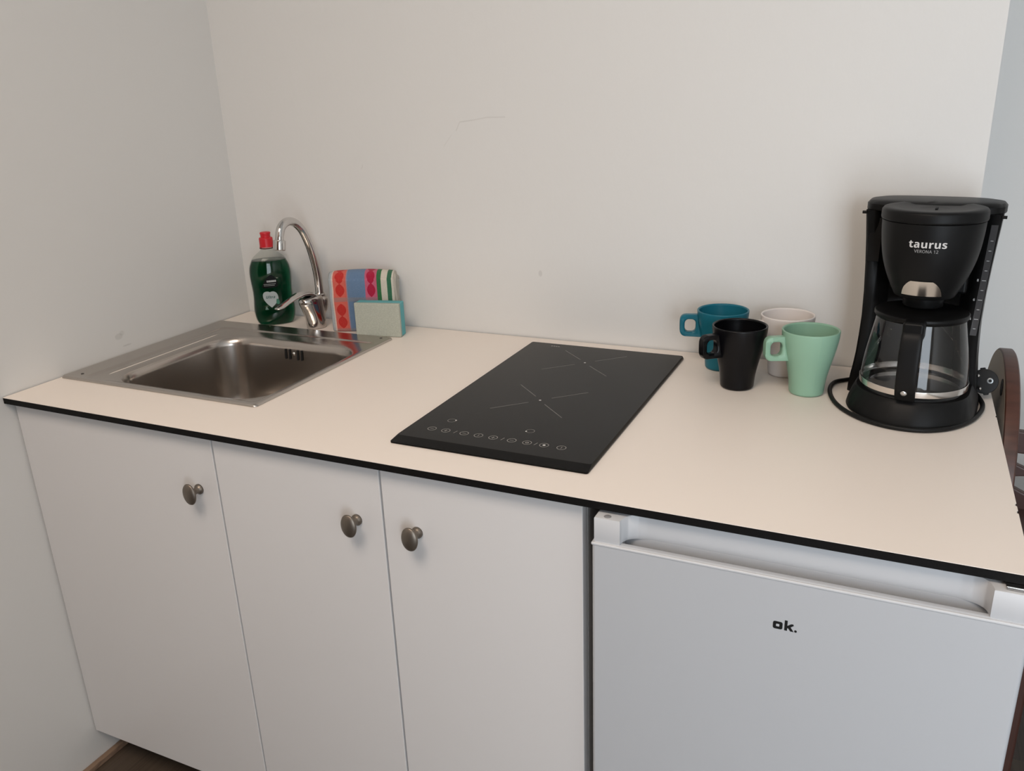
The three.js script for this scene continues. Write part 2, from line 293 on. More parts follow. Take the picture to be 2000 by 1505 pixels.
// ------------------------------------------------------------------ induction hob
const HOB = { x0: 0.7344, x1: 1.0284, z0: 0.046, z1: 0.5514, t: 0.0062 };
{
  const h = thing('induction_hob', 'black glass two-zone induction hob set on the worktop', 'hob');
  const ink = canvasTexture(1176, 2048, (c, W, Hh) => {
    const S = W / (HOB.x1 - HOB.x0), P = (x, z) => [(x - HOB.x0) * S, (z - HOB.z0) * S];
    c.fillStyle = '#070707'; c.fillRect(0, 0, W, Hh);
    c.lineCap = 'butt';
    const line = (a, b, w, s) => { c.strokeStyle = s; c.lineWidth = w; c.beginPath(); c.moveTo(...P(...a)); c.lineTo(...P(...b)); c.stroke(); };
    for (const [cx, cz] of [[0.8742, 0.3428], [0.8755, 0.1408]]) {
      for (const [i, j] of [[-1, -1], [1, -1], [1, 1], [-1, 1]]) line([cx + i * 0.0135, cz + j * 0.0145], [cx + i * 0.0585, cz + j * 0.058], 6, '#6a6865');
      const [u, v] = P(cx, cz); c.fillStyle = '#c9c7c4'; c.beginPath(); c.arc(u, v, 8, 0, 7); c.fill();
    }
    const ring = (x, z, r, s, w) => { c.strokeStyle = s; c.lineWidth = w; c.beginPath(); c.arc(...P(x, z), r * S, 0, 7); c.stroke(); };
    const g = '#a5a29c';
    for (const [x, k] of [[0.7725, 'm'], [0.7950, 'p'], [0.8246, 'm'], [0.8472, 't'], [0.8700, 'p'], [0.8985, 'm'], [0.9215, 'l'], [0.9467, 'd'], [0.9719, 'i']]) {
      ring(x, 0.5032, 0.0062, g, 3);
      if (k === 'm' || k === 'p') line([x - 0.003, 0.5032], [x + 0.003, 0.5032], 3, g);
      if (k === 'p' || k === 't' || k === 'i') line([x, 0.5032 - 0.003], [x, 0.5032 + 0.003], 3, g);
      if (k === 'l') ring(x, 0.5032, 0.002, g, 4);
      if (k === 'd') { c.fillStyle = '#d8d6d2'; c.beginPath(); c.arc(...P(x, 0.5032), 0.0022 * S, 0, 7); c.fill(); }
    }
    for (const x of [0.8105, 0.8845, 0.9344]) line([x + 0.0012, 0.4990], [x - 0.0012, 0.5075], 3, g);
    for (const [x, z, a] of [[0.785, 0.4658, -0.5], [0.9094, 0.4635, 2.6]]) {
      ring(x, z, 0.0062, '#8a8783', 3);
      c.fillStyle = '#dedcd8'; c.beginPath(); c.arc(...P(x + 0.006 * Math.cos(a), z + 0.006 * Math.sin(a)), 0.0014 * S, 0, 7); c.fill();
    }
    // maker's mark at the far left corner, too faint to read
    for (let i = 0; i < 11; i++) { const [u, v] = P(0.7485 + i * 0.0046, 0.0605 + i * 0.0001); c.fillStyle = i < 7 ? '#383634' : '#8f8d89'; c.fillRect(u, v, 0.0032 * S, 0.0038 * S); }
  });
  const { x0, x1, z0, z1, t } = HOB, zb = z1 - 0.018;
  const ring = [[x0, x1, z0, z1, 0.004, 0.0004], [x0, x1, z0, z1, 0.004, 0.0026], [x0 + 0.0016, x1 - 0.0016, z0 + 0.0016, zb, 0.004, t]];
  const top = new THREE.ShapeGeometry(new THREE.Shape(rrRing(...ring[2]).map((q) => V2(q.x, -q.z)))).rotateX(-Math.PI / 2).translate(0, t, 0).toNonIndexed();
  const plate = mergeGeometries([crease(loft(ring.map((a) => rrRing(...a)), false, false, true).toNonIndexed(), 0.2), top]);
  const uv = plate.attributes.uv, p = plate.attributes.position;
  for (let i = 0; i < p.count; i++) uv.setXY(i, (p.getX(i) - x0) / (x1 - x0), 1 - (p.getZ(i) - z0) / (z1 - z0));
  part('glass_plate', plate, phys({ map: ink, roughness: 0.16, specularIntensity: 0.28 }), h);
  part('seal', rbox(x0 + 0.003, x1 - 0.003, 0, 0.0024, z0 + 0.003, z1 - 0.003, 0.0005, 1), rubberMat, h);
}

// ------------------------------------------------------------------ fridge
{
  const f = thing('under_counter_fridge', 'white under-counter fridge below the right end of worktop', 'fridge');
  const x0 = 1.0605, x1 = 1.5108, zf = 0.628, ys = -0.0465, yt = -0.0155;
  part('body', rbox(x0 + 0.004, x1 - 0.004, -H + 0.02, -0.0125, 0.06, 0.574, 0.004), fridgeMat, f);
  part('gasket', box(x0 + 0.012, x1 - 0.012, -H + 0.03, -0.03, 0.574, 0.581), std({ color: lin(0.16, 0.16, 0.165), roughness: 0.7 }), f);
  const yg = ys - 0.024, yd = -H + 0.03;                          // the grip is a trough behind the front skin
  const door = part('door', [rbox(x0, x1, yd, ys, 0.6165, zf, 0.0048, 4), box(x0 + 0.0004, x1 - 0.0004, yd + 0.0004, yg, 0.581, 0.6225), box(x0 + 0.0004, 1.0945, yg, ys - 0.0004, 0.581, 0.6225), box(1.4745, x1 - 0.0004, yg, ys - 0.0004, 0.581, 0.6225), box(1.0945, 1.4745, yg, ys - 0.0004, 0.581, 0.6010)], fridgeMat, f);
  const cap = new THREE.Shape();                                  // plan of the moulded top: a scooped grip between two end blocks
  const a = x0 + 0.0025, b = x1 - 0.0025, zc = zf - 0.0022, g0 = 1.0945, g1 = 1.4745, zg = 0.601, r = 0.02;
  cap.moveTo(a, -0.581); cap.lineTo(b, -0.581); cap.lineTo(b, -zc); cap.lineTo(g1, -zc);
  cap.bezierCurveTo(g1 - 0.001, -zg - 0.008, g1 - 0.008, -zg, g1 - r * 1.6, -zg);
  cap.lineTo(g0 + r * 1.6, -zg);
  cap.bezierCurveTo(g0 + 0.008, -zg, g0 + 0.001, -zg - 0.008, g0, -zc);
  cap.lineTo(a, -zc); cap.closePath();
  part('grip_moulding', crease(extrude(cap, yt - ys + 0.001, 0.0012, 2, 16).rotateX(-Math.PI / 2).translate(0, ys - 0.001, 0), 0.5), fridgeTrimMat, door, 'white moulded recessed grip');
  part('edge_bead', rbox(x0 - 0.0006, x1 + 0.0006, ys - 0.005, ys - 0.0012, 0.6172, zf + 0.0008, 0.0016, 3), fridgeTrimMat, door);
  part('hole_plug', lathe([[0.0001, 0.0008], [0.0035, 0.0006], [0.0045, 0]], 20).translate(1.0775, yt + 0.0001, 0.619), std({ color: lin(0.25, 0.25, 0.26), roughness: 0.5 }), door);
  part('hinge', [rbox(1.484, 1.509, yt + 0.0006, -0.0112, 0.585, 0.622, 0.001, 1)], chromeMat, f);
  for (const [x, z] of [[x0 + 0.04, 0.1], [x1 - 0.04, 0.1], [x0 + 0.04, 0.54], [x1 - 0.04, 0.54]]) part('foot', cyl(0.016, 0.018, 0.0215, 20).translate(x, -H + 0.0108, z), blackPlastic, f);
  // the letters o k . in heavy rounded strokes
  const o = roundRect(0, 0, 0.0102, 0.0094, 0.0022); o.holes.push(roundRect(0.0033, 0.003, 0.0069, 0.0064, 0.0008, THREE.Path));
  const k = new THREE.Shape([V2(0.0122, 0), V2(0.0152, 0), V2(0.0152, 0.0031), V2(0.0161, 0.0036), V2(0.0186, 0.0001), V2(0.0222, 0.0001), V2(0.0186, 0.0052), V2(0.0219, 0.0079), V2(0.0212, 0.0096), V2(0.0189, 0.0092), V2(0.0152, 0.0062), V2(0.0152, 0.0128), V2(0.0122, 0.0128)]);
  const dot = new THREE.Shape().absarc(0.0241, 0.0014, 0.0014, 0, Math.PI * 2);
  part('logo', [o, k, dot].map((s) => new THREE.ExtrudeGeometry(s, { depth: 0.0004, bevelEnabled: false })), inkMat, door, 'two heavy black rounded letters and a dot').position.set(1.2722, -0.1112, zf - 0.0001);
}

// ------------------------------------------------------------------ dish soap bottle
const font = await new FontLoader().loadAsync('fonts/droid/droid_sans_bold.typeface.json');
const fontR = await new FontLoader().loadAsync('fonts/droid/droid_sans_regular.typeface.json');
function letters(text, size, f = font, depth = 0.0002) {
  const g = new TextGeometry(text, { font: f, size, depth, curveSegments: 5, bevelEnabled: false });
  g.computeBoundingBox(); const b = g.boundingBox;
  return g.translate(-(b.min.x + b.max.x) / 2, -(b.min.y + b.max.y) / 2, 0);
}
{
  const yaw = Math.atan2(1.353 - 0.134, 1.449 - 0.066);
  const b = thing('dish_soap_bottle', 'dish soap bottle of green liquid with red cap beside the tap', 'bottle', [0.1325, 0, 0.0655], yaw);
  // [height, half width, half depth]
  const prof = [[0, 0.030, 0.019], [0.0015, 0.0355, 0.0225], [0.006, 0.039, 0.0255], [0.014, 0.0418, 0.0275], [0.028, 0.0437, 0.0285], [0.042, 0.0432, 0.028], [0.058, 0.0418, 0.027], [0.075, 0.0418, 0.027], [0.092, 0.0430, 0.028], [0.105, 0.0437, 0.0285], [0.118, 0.0432, 0.0285], [0.128, 0.0412, 0.028], [0.136, 0.0378, 0.0265], [0.142, 0.0345, 0.0245], [0.149, 0.0275, 0.021], [0.155, 0.0200, 0.0175], [0.159, 0.0150, 0.0150], [0.162, 0.0135, 0.0135], [0.168, 0.0135, 0.0135]];
  const curve = new THREE.CatmullRomCurve3(prof.map((q) => V3(...q)), false, 'centripetal');
  const rows = curve.getPoints(90);
  const ring = (y, hw, hd, inset) => Array.from({ length: 56 }, (_, i) => { const a = i / 56 * Math.PI * 2, c = Math.cos(a), s = Math.sin(a), e = 0.86; return V3(Math.sign(c) * Math.abs(c) ** e * (hw - inset), y, Math.sign(s) * Math.abs(s) ** e * (hd - inset)); });
  part('shell', loft(rows.map((q) => ring(q.x, q.y, q.z, 0)), true, false), phys({ color: lin(0.88, 0.9, 0.89), transmission: 1, thickness: 0, roughness: 0.04, ior: 1.45, specularIntensity: 0.4 }), b, 'clear plastic shell');
  const liq = rows.filter((q) => q.x > 0.0012 && q.x < 0.1405);
  part('liquid', loft(liq.map((q) => ring(q.x, q.y, q.z, 0.0012)), true, true), phys({ color: 0xffffff, transmission: 1, thickness: 0.05, roughness: 0.02, ior: 1.34, specularIntensity: 0.15, attenuationColor: lin(0.001, 0.42, 0.30), attenuationDistance: 0.0175 }), b, 'dark green washing-up liquid');
  const red = std({ color: lin(0.55, 0.008, 0.018), roughness: 0.4 });
  const cap = part('cap', lathe([[0.0148, 0.1665], [0.0148, 0.1675], [0.0142, 0.168], [0.0142, 0.1845], [0.0134, 0.1862], [0.0105, 0.1868], [0.0001, 0.1868]], 40), red, b, 'red flip cap');
  part('spout_lid', lathe([[0.0102, 0.1866], [0.0102, 0.1925], [0.0112, 0.1945], [0.0108, 0.197], [0.009, 0.1978], [0.0001, 0.1978]], 32), red, cap);
  part('neck_ring', lathe([[0.0135, 0.163], [0.0155, 0.1636], [0.0155, 0.1648], [0.0135, 0.1654]], 40), std({ color: lin(0.12, 0.02, 0.02), roughness: 0.4 }), cap);
  // print lies on the front of the shell
  const face = (x, y) => { let i = rows.findIndex((q) => q.x > y); const q = rows[i], c = Math.min(1, Math.abs(x) / q.y) ** (1 / 0.86); return q.z * Math.max(0, 1 - c * c) ** 0.43; };
  const wrap = (g, lift, edge = 0.004) => { const t = new TessellateModifier(edge, 5).modify(g.index ? g.toNonIndexed() : g), p = t.attributes.position; for (let i = 0; i < p.count; i++) p.setZ(i, face(p.getX(i), p.getY(i)) + lift + p.getZ(i)); t.computeVertexNormals(); return t; };
  const sh = (pts) => new THREE.ShapeGeometry(new THREE.Shape(new THREE.SplineCurve([...pts, pts[0]].map((q) => V2(...q))).getPoints(80)));
  const X = -0.004;
  part('label_panel', wrap(sh([[X - 0.017, 0.086], [X - 0.013, 0.094], [X - 0.006, 0.104], [X + 0.003, 0.111], [X + 0.011, 0.106], [X + 0.0155, 0.096], [X + 0.0165, 0.088], [X + 0.012, 0.0845], [X, 0.083], [X - 0.012, 0.0835]]), 0.0004), phys({ color: lin(0.003, 0.004, 0.004), roughness: 0.5, specularIntensity: 0.3 }), b, 'black label panel');
  const heart = new THREE.Shape();
  heart.moveTo(X - 0.0015, 0.0405); heart.bezierCurveTo(X + 0.010, 0.050, X + 0.0165, 0.056, X + 0.0135, 0.066); heart.bezierCurveTo(X + 0.012, 0.0745, X + 0.003, 0.0775, X - 0.002, 0.0735); heart.bezierCurveTo(X - 0.007, 0.078, X - 0.017, 0.0755, X - 0.0172, 0.067); heart.bezierCurveTo(X - 0.0175, 0.057, X - 0.011, 0.049, X - 0.0015, 0.0405);
  part('label_heart', wrap(new THREE.ShapeGeometry(heart, 20), 0.0004), std({ color: lin(0.36, 0.40, 0.40), roughness: 0.5 }), b, 'pale grey heart');
  part('label_leaf', wrap(sh([[X + 0.0085, 0.0500], [X + 0.0105, 0.0585], [X + 0.015, 0.0555], [X + 0.0155, 0.049], [X + 0.012, 0.0465]]), 0.0006), std({ color: lin(0.03, 0.16, 0.10), roughness: 0.5 }), b, 'green leaf');
  part('label_word', wrap(letters('Ultra', 0.0058, font, 0.0001).applyMatrix4(new THREE.Matrix4().makeShear(0, 0, 0.25, 0, 0, 0)).translate(X - 0.0015, 0.0635, 0), 0.0007, 0.003), std({ color: lin(0.03, 0.09, 0.07), roughness: 0.5 }), b, 'dark slanted word on the heart');
  const bars = [];
  for (let i = 0; i < 7; i++) bars.push(wrap(new THREE.PlaneGeometry(0.0022, 0.0042).translate(X - 0.0065 + i * 0.0028 + 0.002, 0.0975, 0), 0.0007));
  for (const [y, n, x] of [[0.0915, 9, -0.0125], [0.0885, 8, -0.012]]) for (let i = 0; i < n; i++) bars.push(wrap(new THREE.PlaneGeometry(0.0019, 0.0011).translate(X + x + i * 0.0028 + 0.001, y, 0), 0.0007));
  part('label_print', bars, std({ color: lin(0.42, 0.44, 0.43), roughness: 0.5 }), b, 'small white print');
  part('label_triangle', wrap(new THREE.ShapeGeometry(new THREE.Shape([V2(X - 0.016, 0.0365), V2(X - 0.0085, 0.0365), V2(X - 0.0115, 0.0425), V2(X - 0.0135, 0.0425)])), 0.0005), std({ color: lin(0.12, 0.2, 0.17), roughness: 0.5 }), b);
}

// ------------------------------------------------------------------ kitchen tap
{
  const t = thing('kitchen_tap', 'chrome swan-neck mixer tap behind the sink', 'tap', [0.2435, 0, 0.0690]);   // local z points over the sink
  const zo = -0.0690;
  const bodyRing = (y, z, rx, rz) => Array.from({ length: 48 }, (_, i) => { const a = i / 48 * Math.PI * 2; return V3(rx * Math.cos(a), y, z + rz * Math.sin(a)); });
  part('body', loft([[0, 0, 0.0208, 0.0208], [0.003, 0, 0.0208, 0.0208], [0.016, 0.001, 0.0205, 0.0215], [0.030, 0.0025, 0.0204, 0.0245], [0.044, 0.0050, 0.0204, 0.0285], [0.056, 0.0080, 0.0204, 0.0325], [0.064, 0.0095, 0.0198, 0.0325], [0.0685, 0.0100, 0.0170, 0.0285], [0.0705, 0.0105, 0.0100, 0.0185]].map((q) => bodyRing(...q)), true, true), chromeMat, t);
  part('spout_base', lathe([[0.0001, 0.020], [0.008, 0.024], [0.0135, 0.034], [0.0165, 0.046], [0.0168, 0.055], [0.0145, 0.061], [0.0100, 0.064]], 40).translate(0.0025, 0, 0.0515 + zo), chromeMat, t);
  const sp = [[0.0600, 0.0500], [0.0800, 0.0490], [0.1047, 0.0492], [0.1453, 0.0561], [0.1828, 0.0688], [0.2125, 0.0865], [0.2285, 0.1090], [0.2302, 0.1300], [0.2215, 0.1455], [0.2078, 0.1525], [0.1960, 0.1555]];
  part('spout', tube(sp.map(([y, z]) => [0.0015, y, z + zo]), 0.0085, 120, 24), chromeMat, t);
  part('collar', lathe([[0.009, 0.062], [0.0115, 0.0625], [0.0115, 0.067], [0.0105, 0.069], [0.0088, 0.0695]], 36).translate(0.0015, 0, 0.0495 + zo), chromeMat, t);
  part('aerator', lathe([[0.0001, -0.0005], [0.0105, -0.0005], [0.0122, -0.002], [0.0122, -0.019], [0.0112, -0.021], [0.0095, -0.021], [0.009, -0.0185], [0.0001, -0.0185]], 36).rotateX(-0.2).translate(0.0015, 0.2000, 0.1545 + zo), chromeMat, t);
  const path = [[0.0665, 0.0700], [0.0765, 0.0880], [0.0798, 0.1080], [0.0778, 0.1320], [0.0725, 0.1550], [0.0680, 0.1730], [0.0670, 0.1880]], hw = [0.013, 0.0155, 0.0145, 0.011, 0.009, 0.0085, 0.0075], th = [0.005, 0.0055, 0.005, 0.004, 0.0034, 0.003, 0.0024];
  const lc = new THREE.CatmullRomCurve3(path.map(([y, z], i) => V3(0, y, z + zo))), N = 40, rings = [];
  for (let i = 0; i <= N; i++) {
    const u = i / N, c = lc.getPoint(u), tg = lc.getTangent(u), f = u * (path.length - 1), k = Math.min(path.length - 2, Math.floor(f)), q = f - k, w = hw[k] * (1 - q) + hw[k + 1] * q, h = th[k] * (1 - q) + th[k + 1] * q, nrm = V3(0, tg.z, -tg.y), e = u > 0.94 ? Math.sqrt(Math.max(0.05, 1 - ((u - 0.94) / 0.06) ** 2)) : 1;
    rings.push(Array.from({ length: 24 }, (_, j) => { const a = j / 24 * Math.PI * 2; return c.clone().add(V3(Math.cos(a) * w * e, 0, 0)).addScaledVector(nrm, Math.sin(a) * h * e); }));
  }
  part('lever', loft(rings, true, true), chromeMat, t);
}

// ------------------------------------------------------------------ towel and sponge
{
  const stripes = canvasTexture(1024, 1024, (c, W, Hh) => {
    const S = W / 0.15, hS = Hh / 0.16, base = Hh;
    const col = (x0, x1, s) => { c.fillStyle = s; c.fillRect(x0 * S, 0, (x1 - x0) * S, Hh); };
    col(0, 0.15, '#d8cdbd'); col(0, 0.0075, '#b9c0c4'); col(0.0075, 0.0105, '#e9cfc2'); col(0.0105, 0.0385, '#e2695a'); col(0.0385, 0.041, '#a48a98'); col(0.041, 0.079, '#6c87a8'); col(0.079, 0.104, '#d1637f'); col(0.104, 0.113, '#2f7240'); col(0.113, 0.126, '#dfd6c6'); col(0.126, 0.135, '#347050'); col(0.135, 0.15, '#ddd5c6');
    const dia = (cx, cy, rx, ry, s) => { c.fillStyle = s; c.beginPath(); const X = cx * S, Y = base - cy * hS; c.moveTo(X, Y - ry * hS); c.bezierCurveTo(X + rx * S * 1.0, Y - ry * hS * 0.55, X + rx * S * 1.25, Y + ry * hS * 0.3, X, Y + ry * hS); c.bezierCurveTo(X - rx * S * 1.25, Y + ry * hS * 0.3, X - rx * S * 1.0, Y - ry * hS * 0.55, X, Y - ry * hS); c.fill(); };
    for (const y of [0.0215, 0.0485, 0.0905, 0.1175, 0.142]) dia(0.0245, y, 0.0115, 0.0138, '#cf2b24');
    for (const y of [0.0215, 0.0485, 0.0905, 0.1175, 0.142]) dia(0.0915, y, 0.0105, 0.0145, '#b80f3c');
    for (const y of [0.0695, 0.0015]) { c.fillStyle = 'rgba(150,140,140,0.5)'; c.fillRect(0.0105 * S, base - (y + 0.006) * hS, 0.094 * S, 0.009 * hS); }
    for (let i = 0; i < 26000; i++) { const v = rnd(); c.fillStyle = v > 0.5 ? 'rgba(255,255,255,0.10)' : 'rgba(20,10,10,0.10)'; c.fillRect(rnd() * W, rnd() * Hh, 3, 3); }
  });
  const terry = noiseTexture(256, () => 255 * rnd());
  terry.repeat.set(3, 3);
  const towelMat = phys({ map: stripes, roughness: 0.95, bumpMap: terry, bumpScale: 0.0009, sheen: 0.4, sheenColor: lin(0.5, 0.5, 0.5), sheenRoughness: 0.8 });
  const t = thing('hand_towel', 'folded striped terry towel with red diamonds behind the sponge', 'towel', [0.3020, 0, 0.0915], 0.34);
  // a folded slab: its section in y and depth is swept along the width, with soft waves
  const L = 0.137, D = 0.040, T = 0.127, N = 48, sec = [];
  const r = 0.019, push = (z, y, s) => sec.push([z, y, s]);
  for (let i = 0; i <= 10; i++) push(0, 0.003 + (T - r - 0.003) * i / 10, 0.003 + (T - r) * i / 10);
  for (let i = 1; i <= 12; i++) { const a = i / 12 * Math.PI / 2; push(-r + r * Math.cos(a), T - r + r * Math.sin(a), T - r + r * a); }
  for (let i = 1; i <= 6; i++) push(-r - (D - 2 * r) * i / 6, T, T - r + r * 1.57 + 0.001 * i);
  for (let i = 1; i <= 8; i++) { const a = i / 8 * Math.PI / 2; push(-(D - r) - r * Math.sin(a), T - r + r * Math.cos(a), 0.155); }
  for (let i = 1; i <= 8; i++) push(-D, (T - r) * (1 - i / 8) + 0.003 * i / 8, 0.12 - 0.1 * i / 8);
  for (let i = 1; i <= 4; i++) push(-D + (D - 0.003) * i / 4, i === 4 ? 0.0008 : 0.0005, 0.005);
  const rings = [], uvs = [];
  for (let i = 0; i <= N; i++) {
    const x = L * i / N, e = Math.min(1, i / 3, (N - i) / 3), inset = 0.006 * (1 - Math.sqrt(1 - (1 - e) ** 2));
    rings.push(sec.map(([z, y, s]) => { const wv = 0.0022 * (L16(x * 60, s * 55) - 0.5) * 2, bulge = 0.003 * Math.sin(Math.PI * Math.min(1, y / T)); const k = 1 - inset / 0.03; return V3(x, y > 0.006 ? 0.004 + (y - 0.004) * (1 - 0.03 * (1 - k)) + (y > T * 0.9 ? -0.004 * (x / L - 0.5) ** 2 * 4 : 0) : y, -D / 2 + (z + D / 2) * k + wv * (y > 0.01 ? 1 : 0) + (z > -0.004 ? bulge : 0)); }));
    uvs.push(...sec.map(([, , s]) => [x / 0.15 * 1.02, Math.min(0.99, s / 0.16)]));
  }
  const g = loft(rings, true, true);
  const uv = g.attributes.uv; uvs.forEach(([a, b], i) => uv.setXY(i, a, b)); uv.setXY(uvs.length, 0.99, 0.5); uv.setXY(uvs.length + 1, 0.99, 0.5);
  part('fabric', g, towelMat, t);
  const edgeMat = std({ color: lin(0.62, 0.58, 0.50), roughness: 0.95, bumpMap: terry, bumpScale: 0.0006 });
  for (let k = 0; k < 3; k++) {
    const z0 = -0.006 - k * 0.011, top = T - 0.012 - k * 0.004, pts = [];
    for (let i = 0; i <= 10; i++) pts.push([L + 0.001 + 0.0012 * Math.sin(i * 1.3 + k), 0.006 + (top - 0.01) * i / 10, z0 + 0.002 * (L16(i * 0.7, k * 3) - 0.5)]);
    pts.push([L + 0.001, top + 0.002, z0 - 0.004], [L + 0.001, top - 0.004, z0 - 0.0085]);
    part('folded_edge', tube(pts, 0.0028, 48, 8), edgeMat, t, 'cream folded towel edge');
  }
}
{
  const pores = noiseTexture(256, () => { const v = rnd(); return v > 0.86 ? 30 + 120 * rnd() : 180 + 60 * rnd(); });
  pores.repeat.set(1.5, 1.5);
  const s = thing('kitchen_sponge', 'turquoise sponge with white scouring pad standing beside the towel', 'sponge', [0.4165, 0.0002, 0.0935], 0.207);
  part('foam', rbox(-0.0478, 0.0478, 0.0002, 0.0690, -0.0290, -0.0072, 0.002, 3), std({ color: lin(0.16, 0.50, 0.53), roughness: 0.95, bumpMap: pores, bumpScale: 0.0008 }), s, 'turquoise foam');
  const fibre = noiseTexture(256, (x, y) => { const v = 232 + 24 * (L64(x / 3, y / 3) - 0.5) + 26 * (rnd() - 0.5); return [v, v * 1.0, v * 0.96]; }, true);
  part('scouring_pad', rbox(-0.0482, 0.0482, 0.0002, 0.0692, -0.0072, 0, 0.0016, 3), std({ color: lin(0.53, 0.55, 0.515), map: fibre, roughness: 0.95, bumpMap: terryBump(), bumpScale: 0.0002 }), s, 'white scouring pad');
}
function terryBump() { return noiseTexture(256, () => 255 * rnd()); }

// ------------------------------------------------------------------ mugs
{
  const outer = [[0.0245, 0.0008], [0.0262, 0.0028], [0.0267, 0.006], [0.0278, 0.018], [0.0301, 0.031], [0.0338, 0.046], [0.0378, 0.061], [0.0409, 0.075], [0.0427, 0.086], [0.0433, 0.0935]];
  const oc = new THREE.SplineCurve(outer.map((q) => V2(...q))).getPoints(40).map((v) => [v.x, v.y]);
  const ic = oc.filter(([, y]) => y > 0.007).map(([x, y]) => [x - 0.0034, y]).reverse();
  const bodyG = lathe([[0.0001, 0.0012], [0.020, 0.0012], [0.0205, 0.0002], [0.0235, 0.0002], ...oc, [0.0431, 0.0944], [0.0421, 0.0950], [0.0408, 0.0945], ...ic, [0.018, 0.0065], [0.0001, 0.006]], 72);
  const hs = new THREE.Shape();
  hs.moveTo(-0.0330, 0.0505); hs.lineTo(-0.060, 0.0515); hs.bezierCurveTo(-0.068, 0.0520, -0.0705, 0.0570, -0.0710, 0.0640); hs.lineTo(-0.0712, 0.0740); hs.bezierCurveTo(-0.0712, 0.0830, -0.0680, 0.0868, -0.0600, 0.0870); hs.lineTo(-0.0412, 0.0870); hs.lineTo(-0.0390, 0.0740); hs.lineTo(-0.0355, 0.0600); hs.closePath();
  hs.holes.push(roundRect(-0.0625, 0.0590, -0.0445, 0.0795, 0.0068, THREE.Path));
  bodyG.scale(0.985, 1.0765, 0.985); bodyG.computeVertexNormals();
  const handleG = crease(extrude(hs, 0.0135, 0.0028, 4, 14).translate(0, 0, -0.00675), 0.9).scale(1, 1.0765, 1);
  const spots = [
    ['teal', [1.0975, 0, 0.0722], 0.24, lin(0.012, 0.135, 0.19), 'teal blue stoneware mug at the back beside the hob'],
    ['black', [1.1411, 0, 0.1603], 0.80, lin(0.002, 0.002, 0.003), 'glossy black stoneware mug in front of the teal mug'],
    ['white', [1.2020, 0, 0.0721], 0.50, lin(0.70, 0.65, 0.62), 'off-white stoneware mug behind the green mug'],
    ['green', [1.2461, 0, 0.1536], 0.48, lin(0.25, 0.42, 0.31), 'pale mint green stoneware mug nearest the coffee maker']];
  for (const [, at, turn, color, label] of spots) {
    const m = thing('mug', label, 'mug', at, turn, 'stoneware mugs on the worktop'), mat = phys({ color, roughness: 0.3, specularIntensity: 0.45 });
    part('cup', bodyG, mat, m);
    part('handle', handleG, mat, m);
  }
}

